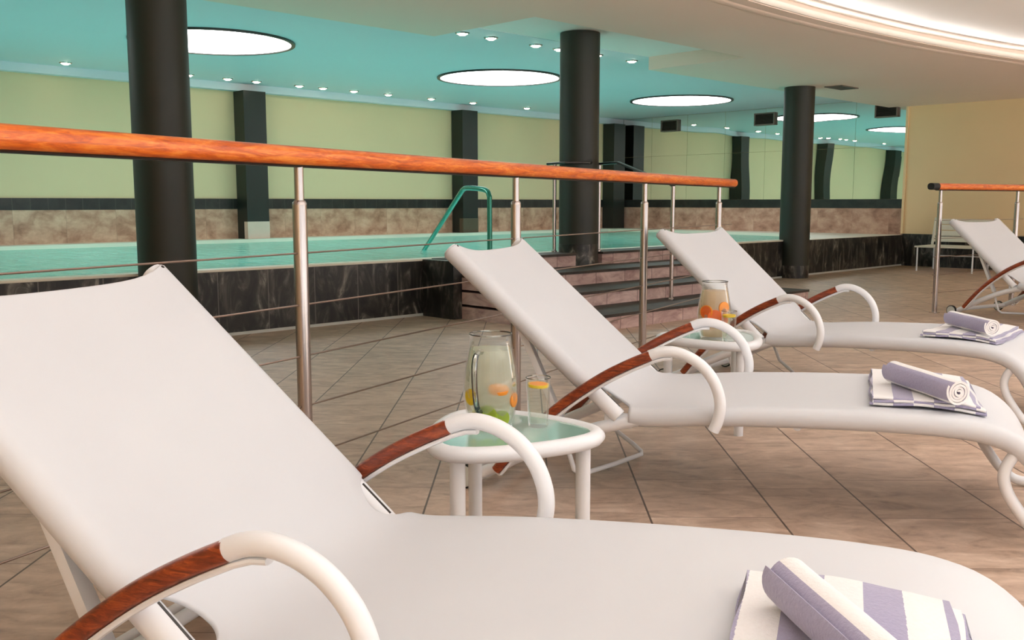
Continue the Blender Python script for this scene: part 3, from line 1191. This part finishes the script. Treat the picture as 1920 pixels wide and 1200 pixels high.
fg = 'fruit in the lemonade jug'
against_glass('lemon_slice', 'yellow lemon slice at mid height on the left of the lemonade jug', 'lemon', 'lemon', .021, -138, .088, J1, fg)
slice_('orange_slice', 'orange slice lying flat at mid height in the middle of the lemonade jug', 'fruit', 'orange', 'orange', .0262, .009, J1 + Vector((.0215, -.0385, .106)), (math.radians(16), math.radians(5), 0), fg)
against_glass('orange_slice', 'orange slice against the right side of the lemonade jug', 'orange', 'orange', .020, -22, .078, J1, fg)
against_glass('lime_slice', 'green lime slice at the bottom right of the lemonade jug', 'lime', 'lime', .021, -58, .034, J1, fg)
against_glass('lime_slice', 'lime slice lying in the bottom middle of the lemonade jug', 'lime', 'lime', .027, -98, .042, J1, fg)
against_glass('lemon_slice', 'lemon slice low on the left of the lemonade jug', 'lemon', 'lime', .017, -136, .036, J1, fg)
fg = 'fruit in the tumblers'
slice_('orange_slice', 'orange slice floating on the water of the nearer tumbler', 'fruit', 'orange', 'lemon', .0275, .008, Vector((.034, 2.405, ZT + .108)), (0.04, .03, 0), fg)
slice_('lemon_slice', 'yellow slice floating on the drink of the farther tumbler', 'fruit', 'lemon', 'lemon', .0275, .009, Vector((.845, 3.925, ZT + .108)), (0.04, -.03, 0), fg)
fg = 'fruit in the orange jug'
against_glass('orange_slice', 'bright orange grapefruit slice at the left of the orange jug', 'grapefruit', 'orange', .029, -132, .118, J2, fg)
against_glass('orange_slice', 'deep orange grapefruit slice in the middle of the orange jug', 'grapefruit', 'grapefruit', .029, -98, .100, J2, fg)
against_glass('orange_slice', 'orange slice at the upper right of the orange jug', 'orange', 'orange', .026, -62, .136, J2, fg)
against_glass('orange_slice', 'orange slice behind the tumbler in the orange jug', 'grapefruit', 'orange', .024, -66, .086, J2, fg)
ICE = [(-.012, -.012, .186, .3), (.020, -.02, .187, 1.1), (.016, .022, .186, .7), (-.026, .018, .184, .1)]
for J, nm_ in ((J1, 'lemonade'), (J2, 'orange')):
    for k, (dx, dy, z, a) in enumerate(ICE):
        o = link_mesh('ice_cube', box(bmesh.new(), (-.013, -.013, -.013), (.013, .013, .013), .004), M['ice'])
        o.location = J + Vector((dx, dy, z))
        o.rotation_euler = (a, a*.6, a*2)
        tag(o, 'one of the ice cubes floating at the top of the %s jug' % nm_, 'ice cube', 'ice cubes in the %s jug' % nm_)


# ------------------------------------------------------------------ towels
def rail_z(u):
    for (a, za), (b, zb) in zip(RAIL, RAIL[1:]):
        if a <= u <= b:
            return za + (zb - za)*(u - a)/(b - a)
    return RAIL[-1][1]


def folded_towel(label, lx, ly):
    """terry towel folded in layers; stripes run across its length"""
    bm = bmesh.new()
    uvl = bm.loops.layers.uv.new('UVMap')
    nx, th, layers = 40, .0085, 3
    rnd = random.Random(7)
    for L in range(layers):
        z0 = L*th
        ins = .006*L
        ring = []
        m = 5
        # closed rounded slab per layer
        xs = [-lx/2 + ins*rnd.uniform(.2, 1) + (lx - 2*ins)*i/nx for i in range(nx + 1)]
        prof = []
        y1 = ly/2 - ins*rnd.uniform(.2, 1.2)
        y0 = -ly/2 + ins*rnd.uniform(0, .8)
        for k in range(m + 1):
            a = -PI/2 + PI*k/m
            prof.append((y1 + th*.5*math.cos(a) - th*.5, th/2 + th/2*math.sin(a)))
        for k in range(m + 1):
            a = PI/2 + PI*k/m
            prof.append((y0 + th*.5*math.cos(a) + th*.5, th/2 + th/2*math.sin(a)))
        # interior points on the long faces
        full = []
        npf = len(prof)
        for i in range(npf):
            a, b = prof[i], prof[(i+1) % npf]
            full.append(a)
            if abs(a[0] - b[0]) > .05:
                for q in range(1, 14):
                    full.append((a[0] + (b[0] - a[0])*q/14, a[1] + (b[1] - a[1])*q/14))
        for x in xs:
            row = []
            for y, z in full:
                wob = .0016*math.sin(x*31 + y*17 + L*2) + .0012*math.sin(y*43 - x*12 + L)
                wx = .003*math.sin(y*26 + L*1.7)
                row.append(bm.verts.new((x + wx, y + .003*math.sin(x*22 + L), z0 + z + (wob if L == layers - 1 or z > th*.5 else wob))))
            ring.append(row)
        nf = len(full)
        for i in range(nx):
            for k in range(nf):
                f = bm.faces.new((ring[i][k], ring[i+1][k], ring[i+1][(k+1) % nf], ring[i][(k+1) % nf]))
                for lp in f.loops:
                    lp[uvl].uv = ((lp.vert.co.x + lx/2 + (.0 if L != 1 else .055))/.112 + .42, lp.vert.co.y)
        for rr in (ring[0][::-1], ring[-1]):
            f = bm.faces.new(rr)
            for lp in f.loops:
                lp[uvl].uv = ((lp.vert.co.x + lx/2)/.112 + .42, lp.vert.co.y)
    zmin = min(v.co.z for v in bm.verts)
    for v in bm.verts:
        # lies on the curved seat
        v.co.z += rail_z(.912 + v.co.x) - rail_z(.912) + .010*((v.co.y)/.325)**2 - zmin
    o = link_mesh('folded_towel', bm, M['towel'])
    return tag(o, label, 'towel', 'folded towels on the loungers')


def rolled_towel(label, length, r, phase):
    bm = bmesh.new()
    uvl = bm.loops.layers.uv.new('UVMap')
    turns, n, th = 4.0, 120, .0085
    nl = 26
    rings = []
    arcs = []
    acc = 0
    prof = []
    prev = None
    for i in range(n + 1):
        f = i/n
        a = f*turns*2*PI
        rad = .007 + (r - .007)*f
        p = Vector((0, rad*math.cos(-a + phase), rad*math.sin(-a + phase)))
        if prev is not None:
            acc += (p - prev).length
        prev = p
        prof.append((p, acc))
    tot = acc
    outer = [p for p, _ in prof]
    inner = [p*(1 - min(.0068, .8*p.length)/p.length) for p in outer]
    loop = outer + inner[::-1]
    arc_ = [a for _, a in prof] + [a for _, a in prof][::-1]
    m = len(loop)
    for j in range(nl + 1):
        x0 = -length/2 + length*j/nl
        row = []
        for k, p in enumerate(loop):
            wob = 1 + .012*math.sin(x0*30 + arc_[k]*20)
            ex = .0025*math.sin(arc_[k]*38) if j in (0, nl) else 0
            row.append(bm.verts.new((x0 + ex, p.y*wob, p.z*wob)))
        rings.append(row)

    def uvset(f, idx):
        for lp, k in zip(f.loops, idx):
            lp[uvl].uv = ((tot - arc_[k])/.105 + .02, 0)
    for j in range(nl):
        for k in range(m):
            k2 = (k+1) % m
            f = bm.faces.new((rings[j][k], rings[j+1][k], rings[j+1][k2], rings[j][k2]))
            uvset(f, (k, k, k2, k2))
    h = n + 1
    for row in (rings[0], rings[-1]):
        for k in range(n):
            f = bm.faces.new((row[k], row[k+1], row[m-2-k], row[m-1-k]))
            for lp in f.loops:
                lp[uvl].uv = (.75, 0)
    o = link_mesh('rolled_towel', bm, M['towel'])
    return tag(o, label, 'towel', 'rolled towels on the loungers')


WHO = ['nearest lounger', 'lounger behind the lemonade table', 'lounger beside the orange jug table']
TW = [(0, .915, -.19, .362, (.91, -.205)), (1, .912, .025, .362, (.905, -.12)), (2, .895, .035, .362, (.91, -.08))]
fold0 = folded_towel('flat folded lavender striped towel on the %s' % WHO[0], .32, .53)
roll0 = rolled_towel('rolled lavender striped towel on the folded one, %s' % WHO[0], .36, .040, math.radians(146))
for i, u, v, z, (ru, rv) in TW:
    a = math.radians(POSES[i][2])
    f_ = fold0 if i == 0 else fold0.copy()
    r_ = roll0 if i == 0 else roll0.copy()
    if i:
        COL.objects.link(f_)
        COL.objects.link(r_)
    f_.location = on_lounger(i, u, v, .3525)
    f_.rotation_euler = (0, 0, a)
    r_.location = on_lounger(i, ru, rv, z - .011 + .0295 + .0415)
    r_.rotation_euler = (0, 0, a + math.radians(-62 if i < 2 else -48))
    tag(f_, 'flat folded lavender striped towel on the %s' % WHO[i])
    tag(r_, 'rolled lavender striped towel on the folded one, %s' % WHO[i])

# ------------------------------------------------------------------ low chair by the end wall
ch = thing('low_chair', 'low white slatted chair against the dark tiles of the beige wall', 'chair', W(13.9, 5.32, 0), PI/4)
# local x runs along s (towards the wall), local y along d
cw = M['chair_white']
st = bmesh.new()
for k in range(6):
    box(st, (-.32 + k*.105, -.42, .335), (-.32 + k*.105 + .095, .42, .358), .006)
link_mesh('seat', st, cw, ch)
bk = bmesh.new()
for k in range(4):
    z = .40 + k*.085
    b2 = bmesh.new()
    box(b2, (.30, -.40, z), (.322, .40, z + .076), .006)
    for vv in b2.verts:
        vv.co.x += (vv.co.z - .36)*.22
    me = bpy.data.meshes.new('tmp')
    b2.to_mesh(me)
    b2.free()
    bk.from_mesh(me)
    bpy.data.meshes.remove(me)
link_mesh('backrest', bk, cw, ch)
for y in (-.415, .415):
    link_mesh('back_post', tube([(.285, y, .34), (.385, y, .745)], .022, .016, up=(0, 1, 0), seg=10, power=.6), cw, ch)
for x in (-.30, .28):
    for y in (-.38, .38):
        link_mesh('leg', tube([(x, y, 0), (x, y, .34)], .011, seg=10, up=(0, 1, 0)), M['white_metal'], ch)
link_mesh('stretcher', tube([(.28, -.38, .2), (.28, .38, .2)], .008, seg=8), M['white_metal'], ch)
